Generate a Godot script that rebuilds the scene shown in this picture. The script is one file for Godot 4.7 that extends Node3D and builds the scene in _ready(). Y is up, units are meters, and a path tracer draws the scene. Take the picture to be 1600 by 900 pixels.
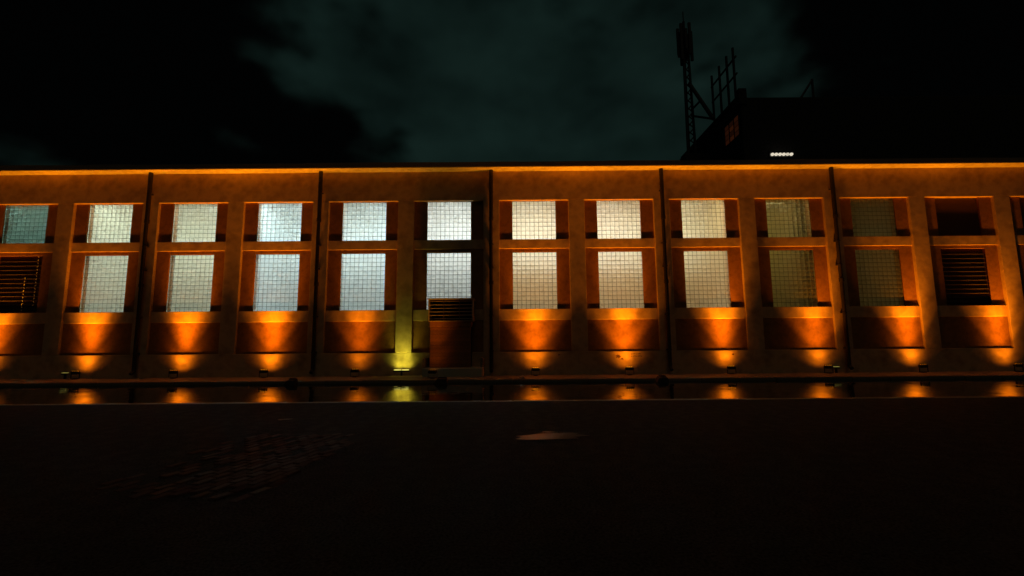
extends Node3D

# World: y up, metres. The hall's pillar faces lie on z = 0, the water stands at y = 0, the camera looks along -z.
const BAY := 4.0
const FIRST := -20.57      # left edge of the recess numbered 0
const OPEN := 3.25         # clear width of a recess
const I0 := -2
const I1 := 11
const PATH_Y := 0.12
const EYE := Vector3(0.0, 1.6, 20.74)

var rng := RandomNumberGenerator.new()
var M := {}
var cache := {}


# ---------------------------------------------------------------- helpers

func meta(o: Node, label := "", category := "", group := "", kind := "") -> Node:
	if label: o.set_meta("label", label)
	if category: o.set_meta("category", category)
	if group: o.set_meta("group", group)
	if kind: o.set_meta("kind", kind)
	return o


func thing(called: String, at: Vector3, label: String, category: String, group := "") -> Node3D:
	var o := Node3D.new()
	o.name = called
	o.position = at
	add_child(o, true)
	if o.name != called:
		o.name = numbered(called)
	meta(o, label, category, group)
	return o


func numbered(called: String) -> String:
	var n := 1
	while has_node("%s_%03d" % [called, n]):
		n += 1
	return "%s_%03d" % [called, n]


func put(parent: Node, called: String, mesh: Mesh, mat: Material, at := Vector3.ZERO, turn := Vector3.ZERO) -> MeshInstance3D:
	var o := MeshInstance3D.new()
	o.name = called
	o.mesh = mesh
	o.material_override = mat
	o.position = at
	o.rotation = turn
	parent.add_child(o, true)
	return o


func quad(st: SurfaceTool, a: Vector3, b: Vector3, c: Vector3, d: Vector3) -> void:
	# seen from outside, a b c d run clockwise
	for p in [a, b, c, a, c, d]:
		st.add_vertex(p)


# a box with chamfered edges, centred on its own origin
func bevel(size: Vector3, c := 0.008) -> ArrayMesh:
	var key := "b%.4f %.4f %.4f %.4f" % [size.x, size.y, size.z, c]
	if cache.has(key):
		return cache[key]
	var st := SurfaceTool.new()
	st.begin(Mesh.PRIMITIVE_TRIANGLES)
	var h := size / 2
	c = minf(c, minf(h.x, minf(h.y, h.z)) * 0.6)
	var pts := PackedVector3Array()
	for sx in [-1, 1]:
		for sy in [-1, 1]:
			for sz in [-1, 1]:
				pts.append(Vector3(sx * h.x, sy * (h.y - c), sz * (h.z - c)))
				pts.append(Vector3(sx * (h.x - c), sy * h.y, sz * (h.z - c)))
				pts.append(Vector3(sx * (h.x - c), sy * (h.y - c), sz * h.z))
	hull(st, pts, h, c)
	st.set_smooth_group(-1)
	st.generate_normals()
	var m := st.commit()
	cache[key] = m
	return m


func hull(st: SurfaceTool, _pts: PackedVector3Array, h: Vector3, c: float) -> void:
	var i := h - Vector3(c, c, c)
	st.set_smooth_group(-1)
	var face := func(p: Array):
		# orient each polygon outwards (clockwise front faces)
		var n: Vector3 = (p[1] - p[0]).cross(p[2] - p[0])
		var mid := Vector3.ZERO
		for v in p: mid += v
		if n.dot(mid) > 0:
			p.reverse()
		for k in range(1, p.size() - 1):
			st.add_vertex(p[0]); st.add_vertex(p[k]); st.add_vertex(p[k + 1])
	for s in [-1.0, 1.0]:
		face.call([Vector3(s * h.x, -i.y, -i.z), Vector3(s * h.x, i.y, -i.z), Vector3(s * h.x, i.y, i.z), Vector3(s * h.x, -i.y, i.z)])
		face.call([Vector3(-i.x, s * h.y, -i.z), Vector3(i.x, s * h.y, -i.z), Vector3(i.x, s * h.y, i.z), Vector3(-i.x, s * h.y, i.z)])
		face.call([Vector3(-i.x, -i.y, s * h.z), Vector3(i.x, -i.y, s * h.z), Vector3(i.x, i.y, s * h.z), Vector3(-i.x, i.y, s * h.z)])
		for t in [-1.0, 1.0]:
			face.call([Vector3(s * h.x, t * i.y, -i.z), Vector3(s * i.x, t * h.y, -i.z), Vector3(s * i.x, t * h.y, i.z), Vector3(s * h.x, t * i.y, i.z)])
			face.call([Vector3(s * h.x, -i.y, t * i.z), Vector3(s * i.x, -i.y, t * h.z), Vector3(s * i.x, i.y, t * h.z), Vector3(s * h.x, i.y, t * i.z)])
			face.call([Vector3(-i.x, s * h.y, t * i.z), Vector3(-i.x, s * i.y, t * h.z), Vector3(i.x, s * i.y, t * h.z), Vector3(i.x, s * h.y, t * i.z)])
			for u in [-1.0, 1.0]:
				face.call([Vector3(s * h.x, t * i.y, u * i.z), Vector3(s * i.x, t * h.y, u * i.z), Vector3(s * i.x, t * i.y, u * h.z)])


# a box given by its two corners
func slab(parent: Node, called: String, mat: Material, lo: Vector3, hi: Vector3, c := 0.008) -> MeshInstance3D:
	return put(parent, called, bevel(hi - lo, c), mat, (lo + hi) / 2)


func rod(parent: Node, called: String, mat: Material, a: Vector3, b: Vector3, r: float, sides := 8) -> MeshInstance3D:
	var m := CylinderMesh.new()
	m.top_radius = r
	m.bottom_radius = r
	m.height = a.distance_to(b)
	m.radial_segments = sides
	m.rings = 1
	var o := put(parent, called, m, mat, (a + b) / 2)
	var y := (b - a).normalized()
	var x := y.cross(Vector3(0.31, 0.12, 0.94)).normalized()
	o.basis = Basis(x, y, x.cross(y))
	return o


func sheet(lo: Vector2, hi: Vector2, nx: int, nz: int, height: Callable) -> ArrayMesh:
	var st := SurfaceTool.new()
	st.begin(Mesh.PRIMITIVE_TRIANGLES)
	for j in nz + 1:
		for i in nx + 1:
			var x := lerpf(lo.x, hi.x, float(i) / nx)
			var z := lerpf(lo.y, hi.y, float(j) / nz)
			st.set_uv(Vector2(x, z))
			st.add_vertex(Vector3(x, height.call(x, z), z))
	for j in nz:
		for i in nx:
			var a := j * (nx + 1) + i
			for k in [a, a + 1, a + nx + 2, a, a + nx + 2, a + nx + 1]:
				st.add_index(k)
	st.generate_normals()
	return st.commit()


# ---------------------------------------------------------------- materials

func noise_tex(freq: float, seed_: int, ramp: Array, size := 512, octaves := 5) -> NoiseTexture2D:
	var n := FastNoiseLite.new()
	n.noise_type = FastNoiseLite.TYPE_SIMPLEX_SMOOTH
	n.frequency = freq
	n.fractal_octaves = octaves
	n.seed = seed_
	var t := NoiseTexture2D.new()
	t.width = size
	t.height = size
	t.seamless = true
	t.noise = n
	if ramp.size():
		var g := Gradient.new()
		var offs := PackedFloat32Array()
		var cols := PackedColorArray()
		for r in ramp:
			offs.append(r[0])
			cols.append(r[1])
		g.offsets = offs
		g.colors = cols
		t.color_ramp = g
	return t


func lin(r: float, g: float, b: float) -> Color:
	return Color(r, g, b).linear_to_srgb()


func matte(col: Color, rough := 0.85, tex: Texture2D = null, scale := 0.25, relief: Texture2D = null, depth := 1.0) -> StandardMaterial3D:
	var m := StandardMaterial3D.new()
	m.albedo_color = col
	m.roughness = rough
	if tex:
		m.albedo_texture = tex
	if relief:
		m.heightmap_enabled = true
		m.heightmap_texture = relief
		m.heightmap_scale = depth
	if tex or relief:
		m.uv1_triplanar = true
		m.uv1_world_triplanar = true
		m.uv1_scale = Vector3(scale, scale, scale)
	return m


func glow(col: Color, energy: float) -> StandardMaterial3D:
	var m := StandardMaterial3D.new()
	m.albedo_color = Color(0.6, 0.6, 0.6)
	m.roughness = 0.4
	m.emission_enabled = true
	m.emission = col
	m.emission_energy_multiplier = energy
	return m


func make_materials() -> void:
	var grain := noise_tex(0.02, 3, [], 512, 6)
	var patches := noise_tex(0.006, 11, [[0.0, Color(0.80, 0.78, 0.74)], [0.35, Color(0.93, 0.92, 0.91)], [0.6, Color(1, 1, 1)], [1.0, Color(0.90, 0.88, 0.86)]], 1024, 6)
	var patches2 := noise_tex(0.008, 29, [[0.0, Color(0.82, 0.79, 0.76)], [0.4, Color(0.94, 0.93, 0.92)], [0.6, Color(1, 1, 1)], [1.0, Color(0.88, 0.86, 0.84)]], 1024, 6)
	var rough_stone := noise_tex(0.05, 7, [[0.0, Color(0.45, 0.44, 0.42)], [0.5, Color(0.8, 0.79, 0.77)], [1.0, Color(1, 1, 1)]], 1024, 7)
	M.cream = matte(lin(0.63, 0.42, 0.23), 0.82, patches, 0.19, grain, 0.5)
	M.soffit = matte(lin(0.73, 0.67, 0.55), 0.8, patches2, 0.23, grain, 0.3)
	M.red = matte(lin(0.33, 0.142, 0.035), 0.78, patches2, 0.31, grain, 0.4)
	M.fascia = matte(lin(0.42, 0.32, 0.22), 0.9, rough_stone, 0.35, rough_stone, 1.5)
	M.pipe = matte(lin(0.03, 0.02, 0.015), 0.6, patches2, 0.7)
	M.mortar = matte(lin(0.13, 0.13, 0.125), 0.9)
	M.inner = matte(lin(0.75, 0.76, 0.72), 0.9)
	M.floor = matte(lin(0.25, 0.24, 0.22), 0.8)
	M.ochre = matte(lin(0.48, 0.43, 0.17), 0.9)
	M.dado_warm = matte(lin(0.52, 0.43, 0.28), 0.8, patches2, 0.5)
	M.dado_cool = matte(lin(0.64, 0.68, 0.66), 0.8, patches2, 0.5)
	M.roof = matte(lin(0.10, 0.09, 0.085), 0.9)
	M.concrete = matte(lin(0.38, 0.34, 0.28), 0.75, rough_stone, 0.4, rough_stone, 1.2)
	M.kerb = matte(lin(0.32, 0.28, 0.23), 0.7, rough_stone, 0.7, rough_stone, 1.5)
	M.lip = matte(lin(0.42, 0.40, 0.36), 0.45, rough_stone, 0.7, rough_stone, 0.8)
	M.black = matte(lin(0.012, 0.012, 0.012), 0.5)
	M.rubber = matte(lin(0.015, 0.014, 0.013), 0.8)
	M.metal = matte(lin(0.16, 0.14, 0.12), 0.45)
	M.metal.metallic = 0.6
	M.louvre = matte(lin(0.40, 0.34, 0.28), 0.45)
	M.steel = matte(lin(0.05, 0.05, 0.055), 0.6)
	M.tower = matte(lin(0.07, 0.07, 0.075), 0.9, rough_stone, 0.1)
	M.wood = []
	for k in 3:
		var w := noise_tex(0.03, 40 + k, [[0.0, Color(0.55, 0.5, 0.45)], [0.45, Color(0.85, 0.82, 0.8)], [1.0, Color(1, 1, 1)]], 512, 5)
		var m := matte(lin(0.36 + 0.04 * k, 0.17 + 0.015 * k, 0.08), 0.75, w, 1.0, w, 0.8)
		m.uv1_scale = Vector3(0.5, 6.0, 0.5)
		M.wood.append(m)
	M.asphalt = matte(lin(0.085, 0.087, 0.088), 0.95, rough_stone, 0.5, noise_tex(0.15, 77, [], 1024, 4), 0.5)
	M.asphalt.metallic_specular = 0.08
	M.asphalt.roughness_texture = noise_tex(0.006, 61, [[0.0, Color(0.6, 0.6, 0.6)], [0.42, Color(0.75, 0.75, 0.75)], [0.55, Color(0.95, 0.95, 0.95)], [1.0, Color(1, 1, 1)]], 1024, 6)
	M.brick = []
	for k in 3:
		M.brick.append(matte(lin(0.08 + 0.02 * k, 0.05 + 0.01 * k, 0.042 + 0.008 * k), 0.62 + 0.12 * k, rough_stone, 1.5, rough_stone, 0.6))
	M.water = matte(lin(0.012, 0.012, 0.012), 0.035, null, 0.12, noise_tex(0.012, 5, [], 512, 3), 0.6)
	for bm in M.brick:
		bm.metallic_specular = 0.30
	M.puddle = matte(lin(0.05, 0.048, 0.045), 0.3)
	M.puddle.metallic_specular = 0.10
	M.dark_backing = matte(lin(0.09, 0.035, 0.015), 0.7)  # dark colour stands for the unlit room behind the slats
	M.slat = matte(lin(0.075, 0.055, 0.035), 0.4)
	M.edge_glint = matte(lin(0.7, 0.7, 0.62), 0.3)  # pale colour stands for light caught on glass edges
	M.stain = matte(lin(0.16, 0.07, 0.03), 0.9)
	M.mark = matte(lin(0.16, 0.11, 0.07), 0.9)
	M.chip = matte(lin(0.5, 0.45, 0.35), 0.8)
	var g := StandardMaterial3D.new()
	g.albedo_color = Color(0.96, 0.97, 0.97, 0.02)
	g.transparency = BaseMaterial3D.TRANSPARENCY_ALPHA
	g.refraction_enabled = true
	g.refraction_scale = 0.05
	g.roughness = 0.31
	M.glass = g


# ---------------------------------------------------------------- glass blocks

const COLS := 10
const PX := 0.205
const PY := 0.2045

# one wall of glass blocks, joined: each block a pillow-faced solid of glass
func block_panel(rows: int) -> ArrayMesh:
	var st := SurfaceTool.new()
	st.begin(Mesh.PRIMITIVE_TRIANGLES)
	st.set_smooth_group(0)
	var n := 4
	var r := RandomNumberGenerator.new()
	r.seed = rows * 7
	for row in rows:
		for col in COLS:
			var c := Vector3((col - (COLS - 1) / 2.0) * PX, (row + 0.5) * PY, 0)
			var hw := PX / 2 - 0.008
			var hh := PY / 2 - 0.008
			var puff := 0.020 + r.randf() * 0.008
			for side in [1.0, -1.0]:
				var bow := puff if side > 0 else -puff * 1.2
				var grid := []
				for j in n + 1:
					for i in n + 1:
						var u: float = [-1.0, -0.72, 0.0, 0.72, 1.0][i]
						var v: float = [-1.0, -0.72, 0.0, 0.72, 1.0][j]
						var edge: float = maxf(absf(u), absf(v))
						var z: float = 0.045 if edge > 0.9 else 0.045 + absf(bow) * (0.75 + 0.25 * (1 - (u * u + v * v) / 1.1))
						if bow < 0 and edge < 0.9:
							z = 0.045 - 0.022 * (1 - 0.7 * (u * u + v * v))
						grid.append(c + Vector3(u * hw, v * hh, side * z))
				for j in n:
					for i in n:
						var a: Vector3 = grid[j * (n + 1) + i]
						var b: Vector3 = grid[j * (n + 1) + i + 1]
						var d: Vector3 = grid[(j + 1) * (n + 1) + i + 1]
						var e: Vector3 = grid[(j + 1) * (n + 1) + i]
						if side > 0:
							quad(st, a, e, d, b)
						else:
							quad(st, a, b, d, e)
			st.set_smooth_group(-1)
			var q := [Vector3(-hw, -hh, 0), Vector3(hw, -hh, 0), Vector3(hw, hh, 0), Vector3(-hw, hh, 0)]
			for k in 4:
				var a2: Vector3 = c + q[k]
				var b2: Vector3 = c + q[(k + 1) % 4]
				var z2 := Vector3(0, 0, 0.045)
				quad(st, a2 + z2, b2 + z2, b2 - z2, a2 - z2)
			st.set_smooth_group(0)
	st.generate_normals()
	return st.commit()


func joint_grid(rows: int) -> ArrayMesh:
	var st := SurfaceTool.new()
	st.begin(Mesh.PRIMITIVE_TRIANGLES)
	st.set_smooth_group(-1)
	var w := COLS * PX
	var h := rows * PY
	var bar := func(lo: Vector3, hi: Vector3):
		var m := BoxMesh.new()
		m.size = hi - lo
		st.append_from(m, 0, Transform3D(Basis(), (lo + hi) / 2))
	for i in COLS + 1:
		var x := i * PX - w / 2
		bar.call(Vector3(x - 0.0075, 0, -0.030), Vector3(x + 0.0075, h, 0.036))
	for j in rows + 1:
		var y := j * PY
		bar.call(Vector3(-w / 2, y - 0.0075, -0.032), Vector3(w / 2, y + 0.0075, 0.038))
	return st.commit()


# ---------------------------------------------------------------- the sky

func make_sky() -> Sky:
	var w := 1024
	var h := 512
	var im := Image.create(w, h, false, Image.FORMAT_RGBF)
	var a := FastNoiseLite.new()
	a.seed = 21
	a.frequency = 1.5
	a.fractal_octaves = 5
	a.fractal_gain = 0.5
	var b := FastNoiseLite.new()
	b.seed = 4
	b.frequency = 0.9
	b.fractal_octaves = 3
	# breaks in the cloud lit from the town: [azimuth, elevation, reach] in degrees, all round the sky
	var breaks := [[-4.0, 40.0, 34.0, 1.0], [-22.0, 40.0, 18.0, 0.5], [4.0, 22.0, 20.0, 0.9], [22.0, 29.0, 17.0, 0.9], [-23.0, 21.0, 9.0, -1.1], [44.0, 32.0, 17.0, -1.2], [-48.0, 32.0, 18.0, -0.9], [10.0, 31.0, 5.0, -0.5], [-14.0, 24.0, 5.0, -0.35], [95.0, 30.0, 26.0, 0.9], [-110.0, 38.0, 32.0, 0.8], [170.0, 28.0, 30.0, 1.0], [60.0, 60.0, 20.0, -0.5]]
	for j in h:
		var el := (0.5 - (j + 0.5) / h) * PI
		for i in w:
			var az := ((i + 0.5) / w) * TAU
			var d := Vector3(sin(az) * cos(el), sin(el), -cos(az) * cos(el))
			var p := d * Vector3(1.0, 1.9, 1.0)
			var v := a.get_noise_3dv(p * 2.4) * 0.75 + b.get_noise_3dv(p + Vector3(3, 1, 7)) * 0.3 - 0.18
			for k in breaks:
				var ka := deg_to_rad(k[0])
				var ke := deg_to_rad(k[1])
				var ang := rad_to_deg(d.angle_to(Vector3(sin(ka) * cos(ke), sin(ke), -cos(ka) * cos(ke))))
				v += k[3] * 0.55 * exp(-pow(ang / k[2], 2.0) * 1.4)
			var t := smoothstep(-0.15, 0.36, v)
			var wisps := 0.85 + 0.8 * a.get_noise_3dv(p * 2.3 + Vector3(9, 0, 0))
			var c := Color(0.0004, 0.0005, 0.0005).lerp(Color(0.0049, 0.0118, 0.0100), t * wisps)
			im.set_pixel(i, j, c)
	var m := PanoramaSkyMaterial.new()
	m.panorama = ImageTexture.create_from_image(im)
	var s := Sky.new()
	s.sky_material = m
	return s


# ---------------------------------------------------------------- lamps

const AMBER := Color(1.0, 0.275, 0.004)
const LIME := Color(0.92, 1.0, 0.09)

func spot(parent: Node3D, at: Vector3, aim: Vector3, col: Color, energy: float, angle: float, blend: float, size := 0.09) -> void:
	var s := SpotLight3D.new()
	s.name = "beam"
	s.light_color = col.linear_to_srgb()
	s.light_energy = energy
	s.spot_angle = angle
	s.spot_angle_attenuation = blend
	s.spot_range = 40.0
	s.spot_attenuation = 2.0
	s.light_size = size
	s.shadow_enabled = true
	s.position = at
	var up := Vector3(1, 0, 0)
	s.basis = Basis.looking_at(aim, up)
	parent.add_child(s, true)


# a small floodlight on a foot, its lens turned up and to the wall
func floodlight(x: float, z: float, strength: float, lean: float, wide: float, label: String) -> void:
	var t := thing("floodlight", Vector3(x, PATH_Y, z), label, "floodlight", "floodlights along the foot of the wall")
	slab(t, "foot", M.black, Vector3(-0.09, 0.0, -0.07), Vector3(0.09, 0.025, 0.07))
	for s in [-1, 1]:
		slab(t, "bracket", M.black, Vector3(s * 0.185 - 0.008, 0.02, -0.02), Vector3(s * 0.185 + 0.008, 0.30, 0.02), 0.002)
	slab(t, "crossbar", M.black, Vector3(-0.176, 0.028, -0.02), Vector3(0.176, 0.045, 0.02), 0.003)
	var tilt := deg_to_rad(80.0)
	var h := put(t, "housing", bevel(Vector3(0.34, 0.17, 0.13), 0.03), M.black, Vector3(0, 0.28, 0))
	h.rotation = Vector3(-tilt + PI, 0, 0)
	var dir := Vector3(lean, sin(tilt), -cos(tilt)).normalized()
	for k in 4:
		slab(h, "fin", M.black, Vector3(-0.12 + k * 0.075, -0.07, -0.10), Vector3(-0.11 + k * 0.075, 0.07, -0.066), 0.001)
	put(t, "lens", bevel(Vector3(0.27, 0.004, 0.12), 0.001), glow(AMBER.linear_to_srgb(), 1.6 * strength), Vector3(0, 0.28, 0) + dir * 0.07, Vector3(-(PI / 2 - tilt), 0, 0))
	var from := Vector3(0, 0.28, 0) + dir * 0.13
	spot(t, from, Vector3(lean, sin(deg_to_rad(83)), -cos(deg_to_rad(83))).normalized(), AMBER, 17.5 * strength * 34.0 / wide, wide, 1.0)
	spot(t, from, Vector3(lean * 0.5, sin(deg_to_rad(87)), -cos(deg_to_rad(87))).normalized(), AMBER, 62.0 * strength, 23.0, 1.0)
	spot(t, from, Vector3(lean, sin(deg_to_rad(56)), -cos(deg_to_rad(56))).normalized(), AMBER, 1.25 * strength, 46.0, 1.0)
	spot(t, from, Vector3(lean, sin(deg_to_rad(42)), -cos(deg_to_rad(42))).normalized(), AMBER, 0.55 * strength, 68.0, 1.0)


# a low twin LED bar set on the path against the wall
func led_bar(x: float, energy: float, shine: float, w: float, label: String) -> void:
	var t := thing("led_bar_light", Vector3(x, PATH_Y, 0.30), label, "wall light")
	slab(t, "base", M.black, Vector3(-1.03 * w, 0.19, -0.10), Vector3(1.03 * w, 0.26, 0.06))
	slab(t, "stem", M.black, Vector3(-0.04, 0.0, -0.06), Vector3(0.04, 0.189, 0.02))
	for s in [-1, 1]:
		slab(t, "lens", glow(Color(1.0, 0.95, 0.45), shine), Vector3(s * w * 0.5 - w * 0.42, 0.262, -0.05), Vector3(s * w * 0.5 + w * 0.42, 0.262 + w * 0.11, 0.055), 0.012)
	if energy > 0.0:
		for s in [-1, 1]:
			spot(t, Vector3(s * 0.175, 0.36, 0.0), Vector3(0, sin(deg_to_rad(83)), -cos(deg_to_rad(83))), LIME, energy, 33.0, 1.0, 0.06)
			spot(t, Vector3(s * 0.175, 0.36, 0.0), Vector3(0, sin(deg_to_rad(48)), -cos(deg_to_rad(48))), LIME, energy * 0.17, 64.0, 1.0, 0.06)


# ---------------------------------------------------------------- the hall

const TOP := 9.63
const HEAD := 8.22
const TR1 := 6.36
const TR0 := 5.92
const SILL1 := 3.09
const SILL0 := 2.58
const PLINTH := 1.15

func opening(i: int) -> float:
	return FIRST + BAY * i


func build_hall() -> void:
	var hall := thing("industrial_hall", Vector3.ZERO, "long plastered hall with glass block windows in red recesses under an amber lit eave", "building")
	var x0 := opening(I0) - 0.75
	var x1 := opening(I1) + OPEN + 0.75
	# frame of the facade
	slab(hall, "plinth", M.cream, Vector3(x0, PATH_Y - 0.1, -0.42), Vector3(x1, PLINTH, 0.0), 0.02)
	slab(hall, "top_wall", M.cream, Vector3(x0, HEAD, -0.42), Vector3(x1, TOP, 0.0), 0.01)
	for i in range(I0, I1 + 2):
		var l := opening(i) - 0.75
		slab(hall, "pillar", M.cream, Vector3(l, PLINTH, -0.42), Vector3(l + 0.75, HEAD, 0.0), 0.012)
	# eave and roof
	slab(hall, "eave", M.soffit, Vector3(x0 - 0.3, TOP, -0.42), Vector3(x1 + 0.3, TOP + 0.06, 0.50), 0.01)
	var k := 0
	var fx := x0 - 0.3
	while fx < x1 + 0.3:
		var w := minf(2.0, x1 + 0.3 - fx)
		var f := slab(hall, "fascia_board", M.fascia, Vector3(fx + 0.002, TOP + 0.012, 0.502), Vector3(fx + w - 0.002, TOP + 0.262 + rng.randf_range(-0.012, 0.012), 0.53), 0.006)
		f.rotation.z = rng.randf_range(-0.002, 0.002)
		fx += w
		k += 1
	slab(hall, "roof", M.roof, Vector3(x0 - 0.3, TOP + 0.062, -8.8), Vector3(x1 + 0.3, TOP + 0.22, 0.49), 0.01)
	# the other walls and the floor
	slab(hall, "back_wall", M.inner, Vector3(x0, PATH_Y, -8.7), Vector3(x1, TOP, -8.4))
	slab(hall, "end_wall", M.inner, Vector3(x0, PATH_Y, -8.39), Vector3(x0 + 0.3, TOP, -0.43))
	slab(hall, "end_wall", M.inner, Vector3(x1 - 0.3, PATH_Y, -8.39), Vector3(x1, TOP, -0.43))
	slab(hall, "floor_slab", M.floor, Vector3(x0 + 0.31, PATH_Y - 0.1, -8.39), Vector3(x1 - 0.31, PATH_Y, -0.43))
	slab(hall, "ceiling", M.inner, Vector3(x0 + 0.31, TOP - 0.2, -8.39), Vector3(x1 - 0.31, TOP - 0.03, -0.43))
	# corridor wall behind the windows and the cross walls between rooms
	slab(hall, "corridor_wall", M.inner, Vector3(x0 + 0.31, 5.6, -4.2), Vector3(opening(8) - 0.4, TOP - 0.21, -4.0))
	slab(hall, "corridor_wall", M.ochre, Vector3(opening(8) - 0.39, 5.6, -4.2), Vector3(x1 - 0.31, TOP - 0.21, -4.0))
	for r in [[x0 + 0.31, opening(5) - 0.4, M.dado_cool], [opening(5) - 0.39, opening(8) - 0.4, M.dado_warm], [opening(8) - 0.39, x1 - 0.31, M.ochre]]:
		slab(hall, "corridor_wall", r[2], Vector3(r[0], PATH_Y + 0.01, -4.2), Vector3(r[1], 5.59, -3.98))
	for i in [-1, 0, 2, 4, 5]:
		var px := opening(i) - 0.375
		slab(hall, "cross_wall", M.inner, Vector3(px - 0.06, PATH_Y + 0.01, -3.97), Vector3(px + 0.06, TOP - 0.21, -0.43))
	for g in [[8, -0.44], [9, -2.2], [10, -0.44]]:  # walls added, and their gaps sized, to dim the bays beyond
		var qx := opening(g[0]) - 0.375
		slab(hall, "cross_wall", M.dado_warm, Vector3(qx - 0.06, PATH_Y + 0.01, -3.97), Vector3(qx + 0.06, TOP - 0.21, g[1]))
	# unseen board added behind one lower window to keep room light off it
	slab(hall, "board", M.red, Vector3(opening(-1) - 0.3, PATH_Y + 0.01, -0.75), Vector3(opening(-1) + 3.55, 6.0, -0.6))
	# ceiling lights behind the windows
	var tubes := {-1: [Color(0.70, 0.95, 0.88), 4.5], 0: [Color(0.95, 1.0, 0.88), 15.0], 1: [Color(0.94, 1.0, 0.94), 20.0], 2: [Color(0.84, 0.96, 1.0), 22.0], 3: [Color(0.86, 0.96, 1.0), 24.0],
		4: [Color(0.94, 0.98, 1.0), 23.0], 5: [Color(1.0, 0.965, 0.86), 21.0], 6: [Color(1.0, 0.945, 0.85), 21.0], 7: [Color(1.0, 0.96, 0.78), 18.0], 8: [Color(1.0, 0.93, 0.62), 6.5]}
	for i in tubes:
		var c: Color = tubes[i][0]
		var e: float = tubes[i][1]
		var cx := opening(i) + OPEN / 2
		var lamp := slab(hall, "ceiling_light", M.inner, Vector3(cx - 0.85, TOP - 0.30, -1.7), Vector3(cx + 0.85, TOP - 0.205, -1.2))
		put(lamp, "diffuser", bevel(Vector3(1.6, 0.02, 0.44), 0.004), glow(c, 1.2), Vector3(0, -0.059, 0))
		var al := AreaLight3D.new()
		al.name = "tube_light"
		al.area_size = Vector2(1.6, 0.44)
		al.light_color = c
		al.light_energy = e
		al.shadow_enabled = true
		al.position = Vector3(0, -0.085, 0)
		al.rotation = Vector3(-PI / 2, 0, 0)
		lamp.add_child(al, true)
	# recesses
	var up_mesh := block_panel(9)
	var low_mesh := block_panel(13)
	var up_grid := joint_grid(9)
	var low_grid := joint_grid(13)
	var ww := COLS * PX
	for i in range(I0, I1 + 1):
		var l := opening(i) + 0.001
		var r := l + OPEN - 0.002
		var mid := (l + r) / 2 + 0.01
		slab(hall, "apron_panel", M.red, Vector3(l, PLINTH + 0.001, -0.40), Vector3(r, SILL0, -0.10), 0.006)
		slab(hall, "sill", M.cream, Vector3(l, SILL0 + 0.001, -0.41), Vector3(r, SILL1, -0.075), 0.012)
		slab(hall, "transom", M.cream, Vector3(l, TR0, -0.41), Vector3(r, TR1, -0.10), 0.012)
		for v in [[SILL1 + 0.001, TR0 - 0.001, 13, low_mesh, low_grid], [TR1 + 0.001, HEAD - 0.001, 9, up_mesh, up_grid]]:
			slab(hall, "infill_panel", M.red, Vector3(l, v[0], -0.41), Vector3(mid - ww / 2 - 0.004, v[1], -0.14), 0.006)
			slab(hall, "infill_panel", M.red, Vector3(mid + ww / 2 + 0.004, v[0], -0.41), Vector3(r, v[1], -0.14), 0.006)
			var hgt: float = v[2] * PY
			if v[1] - v[0] - hgt > 0.02:
				slab(hall, "head_strip", M.red, Vector3(mid - ww / 2 - 0.003, v[0] + hgt + 0.015, -0.41), Vector3(mid + ww / 2 + 0.003, v[1], -0.145), 0.003)
			var win := Node3D.new()
			win.name = "window"
			win.position = Vector3(mid, v[0] + 0.003, -0.235)
			hall.add_child(win, true)
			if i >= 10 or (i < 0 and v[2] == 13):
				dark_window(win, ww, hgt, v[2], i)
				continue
			meta(put(win, "glass_blocks", v[3], M.glass), "", "", "", "stuff")
			meta(put(win, "joints", v[4], M.mortar), "", "", "", "stuff")
	# downpipes on every second pillar
	for j in range(-1, 5):
		var px := opening(1 + 2 * j) - 0.375 if j >= 0 else opening(-1) - 0.375
		downpipe(hall, px)
	# marks on the plinth
	blot(hall, Vector3(4.78, 0.90, 0.004), 0.13, 3)
	blot(hall, Vector3(4.95, 0.80, 0.004), 0.07, 8)
	blot(hall, Vector3(9.95, 0.96, 0.004), 0.06, 5)
	blot(hall, Vector3(2.1, 1.0, 0.004), 0.05, 6)
	for row in 2:
		for q in 7:
			if (q * 3 + row * 5) % 8 != 2:
				slab(hall, "faded_mark", M.mark, Vector3(5.35 + q * 0.075, 0.99 - row * 0.10, 0.0), Vector3(5.40 + q * 0.075, 1.03 - row * 0.10 + 0.01 * (q % 3), 0.003), 0.001)


# a window of horizontal glass slats before a sheet coloured dark for the unlit room behind
func dark_window(win: Node3D, w: float, h: float, rows: int, i: int) -> void:
	win.set_meta("label", "dark slatted window")
	slab(win, "dark_backing", M.dark_backing, Vector3(-w / 2, 0.0, -0.06), Vector3(w / 2, h, 0.0), 0.004)
	for k in rows - 1:
		var y := (k + 0.8) * h / rows
		if rows == 13:
			var o := put(win, "slat", bevel(Vector3(w - 0.02, 0.022, 0.05), 0.005), M.slat, Vector3(0, y, 0.027))
			o.rotation.x = deg_to_rad(20)
	if i < 0:  # pale pieces coloured bright for the glints on glass edges
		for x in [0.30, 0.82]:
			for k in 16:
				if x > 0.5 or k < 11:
					put(win, "glint_piece", bevel(Vector3(0.035, 0.075, 0.02), 0.008), M.edge_glint, Vector3(x, 0.12 + k * 0.15 + (0.25 if x > 0.5 else 0.0), 0.07), Vector3(0, 0, 0.5 if k % 2 else -0.5))


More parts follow.
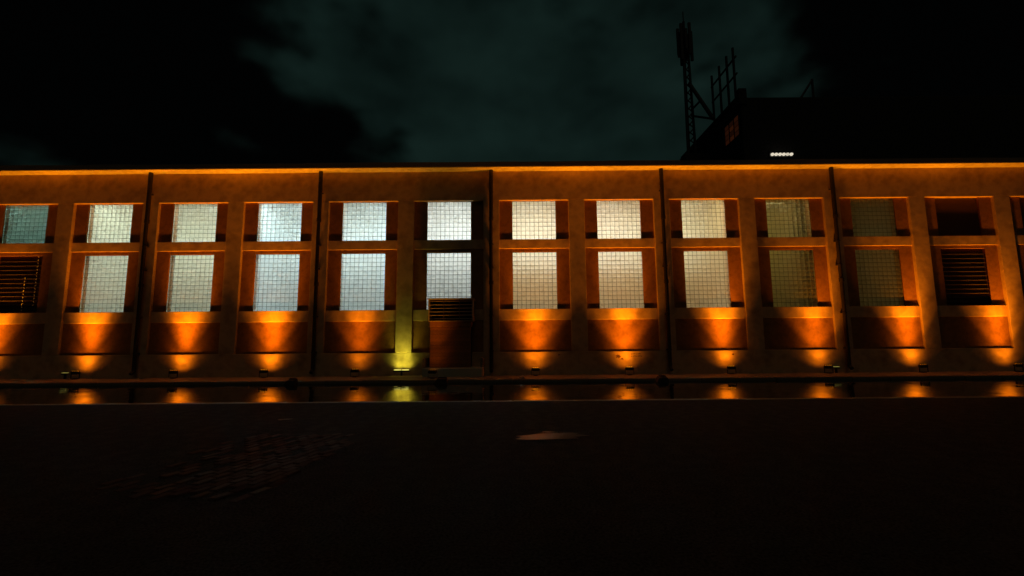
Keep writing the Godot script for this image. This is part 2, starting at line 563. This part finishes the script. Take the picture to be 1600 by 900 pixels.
func blot(parent: Node, at: Vector3, size: float, s: int) -> void:
	var r := RandomNumberGenerator.new()
	r.seed = s
	var st := SurfaceTool.new()
	st.begin(Mesh.PRIMITIVE_TRIANGLES)
	var n := 22
	var ring := []
	for k in n:
		var a := TAU * k / n
		var d := size * r.randf_range(0.35, 1.0)
		ring.append(Vector3(cos(a) * d * 1.3, sin(a) * d * 0.8, 0))
	for k in n:
		st.add_vertex(Vector3.ZERO)
		st.add_vertex(ring[(k + 1) % n])
		st.add_vertex(ring[k])
	st.generate_normals()
	put(parent, "rust_stain", st.commit(), M.stain, at)


func downpipe(hall: Node, x: float) -> void:
	var z := 0.15
	var p := Node3D.new()
	p.name = "downpipe"
	hall.add_child(p, true)
	rod(p, "upper_length", M.pipe, Vector3(x, TOP - 0.001, z), Vector3(x, 7.3, z), 0.092, 14)
	rod(p, "middle_length", M.pipe, Vector3(x - 0.01, 7.3, z), Vector3(x - 0.01, 4.3, z), 0.08, 14)
	rod(p, "lower_length", M.pipe, Vector3(x, 4.3, z), Vector3(x, 0.40, z), 0.08, 14)
	rod(p, "shoe", M.pipe, Vector3(x, 0.42, z), Vector3(x, 0.30, z + 0.14), 0.08, 14)
	for y in [7.3, 4.3]:
		rod(p, "collar", M.pipe, Vector3(x, y - 0.09, z), Vector3(x, y + 0.07, z), 0.105, 14)
	for y in [8.6, 6.1, 5.0, 2.8, 1.2]:
		slab(p, "bracket", M.pipe, Vector3(x - 0.10, y - 0.025, 0.001), Vector3(x + 0.10, y + 0.025, z - 0.05), 0.004)
		rod(p, "band", M.pipe, Vector3(x, y - 0.02, z), Vector3(x, y + 0.02, z), 0.098, 14)


# ---------------------------------------------------------------- ventilation unit in front of one bay

func build_vent() -> void:
	var t := thing("ventilation_unit", Vector3(-2.68, PATH_Y, 0.0), "louvred ventilation box on a boarded shaft standing before a window", "ventilator")
	var y := -PATH_Y
	slab(t, "base", M.chip, Vector3(-1.14, 0, 0.01), Vector3(1.42, 0.40, 1.40), 0.03)
	for s in [-1.12, 1.36]:
		var c := slab(t, "cheek", M.concrete, Vector3(s - 0.05, 0.401, 0.01), Vector3(s + 0.05, 0.80, 1.05), 0.02)
		c.rotation.z = -0.03 * signf(s)
	# shaft: dark core with boards on it
	slab(t, "shaft", M.rubber, Vector3(-0.85, 0.401, 0.02), Vector3(0.85, 2.15, 0.96), 0.01)
	for k in 11:
		var h := 0.158
		var b := slab(t, "board", M.wood[(k * 2) % 3], Vector3(-0.88, 0.403 + k * h, 0.962), Vector3(0.88, 0.403 + k * h + h - 0.006, 0.985 + rng.randf_range(0, 0.008)), 0.004)
		b.rotation.z = rng.randf_range(-0.002, 0.002)
		slab(t, "side_board", M.wood[(k * 2 + 1) % 3], Vector3(-0.876, 0.403 + k * h, 0.02), Vector3(-0.852, 0.403 + k * h + h - 0.006, 0.955), 0.004)
	slab(t, "ledge", M.wood[1], Vector3(-0.90, 2.152, 0.02), Vector3(0.90, 2.375, 1.03), 0.012)
	# louvre box
	var zf := 1.08
	slab(t, "box_back", M.rubber, Vector3(-0.96, 2.38, 0.02), Vector3(0.98, 3.33, 0.35), 0.01)  # near-black colour put in for the shade behind the slats
	slab(t, "box_side", M.louvre, Vector3(-0.96, 2.38, 0.351), Vector3(-0.91, 3.33, zf), 0.01)
	slab(t, "box_side", M.louvre, Vector3(0.93, 2.38, 0.351), Vector3(0.98, 3.33, zf), 0.01)
	slab(t, "box_lid", M.louvre, Vector3(-1.0, 3.331, 0.0), Vector3(1.02, 3.38, zf + 0.05), 0.012)
	slab(t, "box_bottom", M.louvre, Vector3(-0.909, 2.381, 0.352), Vector3(0.929, 2.41, zf), 0.008)
	for k in 6:
		var o := put(t, "slat", bevel(Vector3(1.834, 0.016, 0.12), 0.003), M.louvre, Vector3(0.01, 2.50 + k * 0.152, zf - 0.09))
		o.rotation.x = deg_to_rad(14)
	for x in [-0.28, 0.40]:
		slab(t, "mullion", M.metal, Vector3(x - 0.014, 2.412, zf - 0.005), Vector3(x + 0.014, 3.33, zf + 0.012), 0.003)


# ---------------------------------------------------------------- ground

func build_ground() -> void:
	var bed := slab(self, "ground", M.asphalt, Vector3(-90, -0.7, -90), Vector3(90, -0.05, 60), 0.01)
	meta(bed, "", "", "", "structure")
	var water := put(self, "water", sheet(Vector2(-70, 2.1), Vector2(70, 8.6), 4, 4, func(_x, _z): return 0.0), M.water)
	meta(water, "", "", "", "structure")
	# path along the wall, with kerb stones
	meta(slab(self, "pavement", M.concrete, Vector3(-45, -0.06, -0.1), Vector3(45, PATH_Y - 0.004, 2.12), 0.01), "", "", "", "structure")
	var kerb := Node3D.new()
	kerb.name = "kerb"
	add_child(kerb)
	meta(kerb, "", "", "", "structure")
	var x := -45.0
	while x < 45.0:
		var w := 1.5
		var o := slab(kerb, "kerb_stone", M.kerb, Vector3(x + 0.005, -0.06, 2.125), Vector3(x + w - 0.005, PATH_Y + rng.randf_range(-0.006, 0.006), 2.36 + rng.randf_range(-0.012, 0.012)), 0.025)
		o.rotation.y = rng.randf_range(-0.004, 0.004)
		x += w
	# shallow ramp of poured concrete in front of the ventilation unit
	var st := SurfaceTool.new()
	st.begin(Mesh.PRIMITIVE_TRIANGLES)
	st.set_smooth_group(-1)
	var h := PATH_Y + 0.002
	var p := [Vector3(-5.4, h, 0.4), Vector3(-1.2, h, 0.4), Vector3(-0.7, h, 1.7), Vector3(-6.2, h, 1.7)]
	var q := [Vector3(-5.2, h + 0.05, 0.6), Vector3(-1.5, h + 0.05, 0.6), Vector3(-1.1, h + 0.045, 1.5), Vector3(-5.8, h + 0.045, 1.5)]
	quad(st, q[0], q[1], q[2], q[3])
	for k in 4:
		quad(st, p[k], p[(k + 1) % 4], q[(k + 1) % 4], q[k])
	st.generate_normals()
	meta(put(self, "concrete_patch", st.commit(), M.concrete), "", "", "", "structure")
	# the yard in the foreground
	var n := FastNoiseLite.new()
	n.seed = 9
	n.frequency = 0.35
	var yard := put(self, "yard", sheet(Vector2(-60, 8.56), Vector2(60, 50), 240, 90, func(xx, zz): return 0.045 + 0.010 * n.get_noise_2d(xx, zz) * minf(1.0, (zz - 8.56) * 2.0)), M.asphalt)
	meta(yard, "", "", "", "structure")
	var lip := Node3D.new()
	lip.name = "yard_edge"
	add_child(lip)
	meta(lip, "", "", "", "structure")
	x = -45.0
	while x < 45.0:
		var w := 3.0
		var o := slab(lip, "edge_stone", M.lip, Vector3(x + 0.004, -0.06, 8.36), Vector3(x + w - 0.004, 0.055 + rng.randf_range(-0.004, 0.004), 8.56), 0.02)
		o.rotation.y = rng.randf_range(-0.002, 0.002)
		x += w
	# brick paving let into the yard
	var patch := Node3D.new()
	patch.name = "brick_paving"
	add_child(patch)
	meta(patch, "", "", "", "structure")
	var across := Vector3(2.47, 0, 0.61).normalized()
	var along := Vector3(0.61, 0, -2.47).normalized()
	var spots := []
	for a in range(-2, 34):
		for b in range(-14, 14):
			var off := 0.12 if a % 2 else 0.0
			var c := Vector3(-6.4, 0.048, 14.0) + across * (a * 0.125) + along * (b * 0.25 + off)
			var edge := 0.25 * n.get_noise_2d(c.x * 4, c.z * 4)
			if c.x < -2.55 + edge and c.z > 12.7 + edge and c.z < 15.9 + edge and c.x > -4.5 + edge * 3.0 and rng.randf() < clampf((c.x + 5.2) / 1.8, 0.1, 0.85):
				spots.append(c)
	spots.sort_custom(func(u, v): return u.distance_to(EYE) < v.distance_to(EYE))
	var rest := SurfaceTool.new()
	rest.begin(Mesh.PRIMITIVE_TRIANGLES)
	var bm := bevel(Vector3(0.113, 0.06, 0.236), 0.012)
	for s in spots.size():
		var bas := Basis(across, Vector3.UP, -along) * Basis.from_euler(Vector3(rng.randf_range(-0.05, 0.05), rng.randf_range(-0.03, 0.03), rng.randf_range(-0.06, 0.06)))
		var tr := Transform3D(bas, spots[s] + Vector3(0, rng.randf_range(-0.008, 0.006) - 0.018, 0))
		if s < 300:
			var o := put(patch, "brick", bm, M.brick[rng.randi() % 3])
			o.transform = tr
		else:
			rest.append_from(bm, 0, tr)
	if spots.size() > 300:
		meta(put(patch, "far_bricks", rest.commit(), M.brick[1]), "", "", "", "stuff")
	# puddles
	puddle(Vector3(0.60, 0.063, 13.1), 0.66, 0.20, 2)
	puddle(Vector3(0.95, 0.063, 12.86), 0.16, 0.06, 4)
	puddle(Vector3(0.62, 0.063, 12.72), 0.14, 0.05, 6)
	puddle(Vector3(-4.66, 0.063, 11.2), 0.12, 0.10, 7)


func puddle(at: Vector3, rx: float, rz: float, s: int) -> void:
	var r := RandomNumberGenerator.new()
	r.seed = s
	var st := SurfaceTool.new()
	st.begin(Mesh.PRIMITIVE_TRIANGLES)
	var ring := []
	var n := 40
	var p1 := r.randf() * 6
	var p2 := r.randf() * 6
	for k in n:
		var a := TAU * k / n
		var d := 1.0 + 0.22 * sin(a * 2 + p1) + 0.14 * sin(a * 5 + p2) + r.randf_range(-0.05, 0.05)
		ring.append(Vector3(cos(a) * rx * d, 0, sin(a) * rz * d))
	for k in n:
		st.add_vertex(Vector3.ZERO)
		st.add_vertex(ring[k])
		st.add_vertex(ring[(k + 1) % n])
	st.generate_normals()
	var o := put(self, "puddle" if not has_node("puddle") else numbered("puddle"), st.commit(), M.puddle, at)
	meta(o, "", "", "", "structure")


func build_small() -> void:
	var spots := [[-8.75, 0.24, "black rubber wedge lying against the kerb near a downpipe and an amber panel"], [-2.85, 0.30, "black rubber wedge against the kerb in front of the ventilation unit"], [5.85, 0.26, "black rubber wedge against the kerb below the rust stained plinth"]]
	for s in spots:
		var st := SurfaceTool.new()
		st.begin(Mesh.PRIMITIVE_TRIANGLES)
		st.set_smooth_group(-1)
		var w: float = s[1]
		var a := [Vector3(-w, 0, -0.17), Vector3(w, 0, -0.17), Vector3(w, 0, 0.17), Vector3(-w, 0, 0.17)]
		var b := [Vector3(-w * 0.35, 0.27, -0.17), Vector3(w * 0.8, 0.27, -0.17), Vector3(w * 0.85, 0.20, 0.09), Vector3(-w * 0.4, 0.20, 0.09)]
		quad(st, b[0], b[1], b[2], b[3])
		quad(st, a[3], a[2], a[1], a[0])
		for k in 4:
			quad(st, a[k], a[(k + 1) % 4], b[(k + 1) % 4], b[k])
		st.generate_normals()
		var t := thing("kerb_wedge", Vector3(s[0], -0.045, 2.56), s[2], "wedge", "black wedges along the kerb")
		put(t, "body", st.commit(), M.rubber)
		slab(t, "rib", M.rubber, Vector3(-w * 0.3, 0.262, -0.12), Vector3(w * 0.7, 0.285, -0.09), 0.004)
		slab(t, "rib", M.rubber, Vector3(-w * 0.3, 0.245, -0.03), Vector3(w * 0.7, 0.265, 0.0), 0.004)
	var chip := thing("concrete_chip", Vector3(0.38, PATH_Y, 1.95), "pale broken chip of concrete lying on the path edge", "rubble")
	var c := put(chip, "lump", bevel(Vector3(0.22, 0.10, 0.14), 0.035), M.chip, Vector3(0, 0.045, 0), Vector3(0.1, 0.5, 0.2))
	c.scale = Vector3(1, 1, 1)
	put(chip, "flake", bevel(Vector3(0.12, 0.04, 0.10), 0.012), M.chip, Vector3(-0.18, 0.018, 0.05), Vector3(0, 0.9, 0.1))


# ---------------------------------------------------------------- behind the hall

func build_behind() -> void:
	var bx := 18.6
	var zf := -14.0
	var roof := 21.1
	var b := thing("tower_block", Vector3(0, 0, 0), "dark flat roofed block rising behind the hall", "building")
	slab(b, "walls", M.tower, Vector3(bx, -0.1, zf - 12.8), Vector3(70, roof, zf), 0.05)
	slab(b, "parapet", M.tower, Vector3(bx - 0.1, roof + 0.001, zf - 12.8), Vector3(bx + 0.4, roof + 0.35, zf - 0.5), 0.03)
	slab(b, "corner_pier", M.tower, Vector3(bx - 0.15, roof - 0.6, zf - 0.499), Vector3(bx + 0.5, roof + 0.75, zf + 0.1), 0.03)
	slab(b, "annex", M.tower, Vector3(bx - 2.3, -0.1, zf - 10.0), Vector3(bx - 0.01, 19.0, zf - 6.0), 0.05)
	# the glowing window in the side wall
	var win := Node3D.new()
	win.name = "window"
	b.add_child(win, true)
	var wz := zf - 0.75
	for r in 4:
		for cc in 3:
			var y0 := 18.25 + r * 0.42
			var z0 := wz + 0.3 - cc * 0.82
			slab(win, "pane", glow(Color(0.62, 0.30, 0.12), [0.030, 0.055, 0.04, 0.02][(r * 2 + cc) % 4]), Vector3(bx - 0.03, y0, z0 - 0.72), Vector3(bx - 0.005, y0 + 0.36, z0), 0.004)
	for k in 4:
		slab(win, "mullion", M.steel, Vector3(bx - 0.07, 18.2, wz + 0.3 - k * 0.82 + 0.01), Vector3(bx - 0.002, 19.95, wz + 0.3 - k * 0.82 + 0.09), 0.005)
	# sign frame on the roof edge
	var s := thing("sign_frame", Vector3(bx + 0.15, roof + 0.35, zf - 0.5), "bare steel sign frame of posts and rails on the roof edge", "sign frame")
	var pz := [-0.45, -1.6, -3.0, -4.5]
	for k in 4:
		rod(s, "post", M.steel, Vector3(0, 0.0, pz[k]), Vector3(0, 4.6, pz[k]), 0.10)
	for y in [2.2, 3.7]:
		rod(s, "rail", M.steel, Vector3(0.1, y, -0.2), Vector3(0.1, y, -4.9), 0.08)
	# mast
	var base := Vector3(17.65, 19.0, zf - 8.0)
	var m := thing("telecom_mast", base, "lattice mast with panel antennas behind the hall roof", "mast")
	var sc := 1.16
	var top := 10.0 * sc
	var legs := [Vector3(-0.38, 0, 0.28), Vector3(0.38, 0, 0.28), Vector3(0, 0, -0.4)]
	for g in legs:
		rod(m, "leg", M.steel, g, g * 0.62 + Vector3(0, top, 0), 0.12)
	for k in 14:
		var f0 := k / 14.0
		var f1 := (k + 1) / 14.0
		for j in 3:
			var a: Vector3 = legs[j] * (1 - 0.38 * f0) + Vector3(0, top * f0, 0)
			var c: Vector3 = legs[(j + 1) % 3] * (1 - 0.38 * f1) + Vector3(0, top * f1, 0)
			rod(m, "brace", M.steel, a, c, 0.06, 6)
	rod(m, "whip", M.steel, Vector3(0, top - 0.6, 0), Vector3(0, top + 3.2, 0), 0.12)
	rod(m, "spike", M.steel, Vector3(0, top + 3.1, 0), Vector3(0, top + 4.3, 0), 0.05)
	for k in 9:
		var a := TAU * k / 9.0 + 0.3
		var o := Vector3(cos(a) * 0.62, 0, sin(a) * 0.62)
		slab(m, "antenna", M.steel, o + Vector3(-0.14, top - 1.2 + 0.5 * (k % 3), -0.09), o + Vector3(0.14, top + 2.0 + 0.7 * (k % 2), 0.09), 0.03)
		rod(m, "arm", M.steel, Vector3(0, top - 0.4, 0), o + Vector3(0, top - 0.4, 0), 0.045, 6)
		rod(m, "arm", M.steel, Vector3(0, top + 0.9, 0), o + Vector3(0, top + 0.9, 0), 0.045, 6)
	var anchor := Vector3(bx, roof + 0.1, zf - 4.9) - base
	anchor += Vector3(0, 0.6, 0)
	rod(m, "stay", M.steel, Vector3(0.25, 8.1, 0), anchor, 0.18)
	rod(m, "stay", M.steel, Vector3(0.3, 4.7, 0), anchor + Vector3(-0.1, 0, 0), 0.10)
	rod(m, "stay", M.steel, Vector3(0.3, 5.3, 0), Vector3(0.25, 8.1, 0).lerp(anchor, 0.5), 0.10)
	# second mast further along the roof
	var m2 := thing("roof_mast", Vector3(25.1, roof, zf - 0.8), "short thin dark pole with a slanting stay on the flat roof", "mast")
	rod(m2, "pole", M.steel, Vector3(0, 0, 0), Vector3(0, 2.0, 0), 0.09, 12)
	rod(m2, "stay", M.steel, Vector3(-1.3, 0, 0), Vector3(-0.02, 1.9, 0), 0.09)
	# row of lamps on the front of the block
	var l := thing("lamp_row", Vector3(21.5, 16.0, zf), "short row of white lamps high on the dark block", "lamp")
	slab(l, "tray", M.steel, Vector3(-0.95, 0.0, 0.002), Vector3(0.95, 0.42, 0.10), 0.01)
	for k in 6:
		var bulb := SphereMesh.new()
		bulb.radius = 0.13
		bulb.height = 0.24
		put(l, "bulb", bulb, glow(Color(1.0, 0.95, 0.85), 0.75 if k != 4 else 0.6), Vector3(-0.75 + k * 0.30, 0.2, 0.17))


# ---------------------------------------------------------------- scene

func _ready() -> void:
	rng.seed = 12345
	var cam := Camera3D.new()
	cam.name = "camera"
	var pitch := deg_to_rad(6.75)
	var roll := 0.008
	var fwd := Vector3(0, sin(pitch), -cos(pitch))
	var up0 := Vector3(0, cos(pitch), sin(pitch))
	var right := Vector3.RIGHT * cos(roll) - up0 * sin(roll)
	var up := Vector3.RIGHT * sin(roll) + up0 * cos(roll)
	cam.transform = Transform3D(Basis(right, up, -fwd), EYE)
	cam.fov = rad_to_deg(2 * atan(450.0 / 710.0))
	cam.near = 0.05
	cam.far = 400.0
	add_child(cam)
	cam.current = true

	var env := Environment.new()
	env.background_mode = Environment.BG_SKY
	env.sky = make_sky()
	env.background_energy_multiplier = 1.0
	env.tonemap_mode = Environment.TONE_MAPPER_LINEAR
	env.tonemap_exposure = 1.0
	env.sdfgi_enabled = true
	env.ssao_enabled = true
	env.ssil_enabled = true
	var we := WorldEnvironment.new()
	we.name = "environment"
	we.environment = env
	add_child(we)

	# faint fill added from behind the camera, standing for night glow
	var moon := DirectionalLight3D.new()
	moon.name = "fill_glow"
	moon.light_color = Color(1.0, 0.9, 0.72)
	moon.light_energy = 0.012
	moon.light_angular_distance = 30.0
	moon.shadow_enabled = true
	moon.rotation = Vector3(deg_to_rad(-58), deg_to_rad(8), 0)
	add_child(moon)

	make_materials()
	build_ground()
	build_hall()
	build_behind()
	build_vent()

	for f in [[-23.6, 0.9, 0.56, 34.0, "small black floodlight below the dark slatted window and teal glass blocks"],
		[-19.2, 0.95, 0.50, 30.0, "small black floodlight below greenish white windows beside a dim bar light"],
		[-14.9, 1.0, 0.50, 30.0, "small black floodlight throwing a narrow amber cone under milky white windows"],
		[-10.9, 1.15, 0.56, 34.0, "small black floodlight throwing a bright cone under pale blue windows"],
		[-6.9, 0.5, 0.58, 38.0, "weak black floodlight next to the yellow green bar light"],
		[1.0, 1.05, 0.62, 40.0, "small black floodlight under warm white windows next to the ventilation unit's pillar"],
		[5.1, 1.15, 0.62, 40.0, "small black floodlight below the rust stained and marked plinth"],
		[9.6, 1.0, 0.52, 32.0, "small black floodlight under the lit windows next to the dim olive ones"],
		[13.8, 0.85, 0.60, 38.0, "small black floodlight under dim olive windows beside a dim bar light"],
		[18.0, 0.95, 0.54, 34.0, "small black floodlight under the darkest olive glass blocks by a pillar"],
		[22.15, 0.9, 0.56, 36.0, "small black floodlight under the black unlit window with amber slats"]]:
		floodlight(f[0], f[2], f[1], rng.randf_range(-0.03, 0.03), f[3], f[4])
	floodlight(-3.3, 1.72, 0.11, -0.02, 34.0, "small black floodlight lighting the boarded shaft below the louvred box")
	led_bar(-4.93, 1.5, 0.9, 0.35, "twin bar light glowing yellow green at the foot of a pillar")
	led_bar(-19.85, 0.0, 0.3, 0.13, "dim twin bar light at the foot of the wall beside an amber beam")
	led_bar(14.35, 0.0, 0.3, 0.13, "dim twin bar light near a floodlight below olive glass blocks")
	build_small()
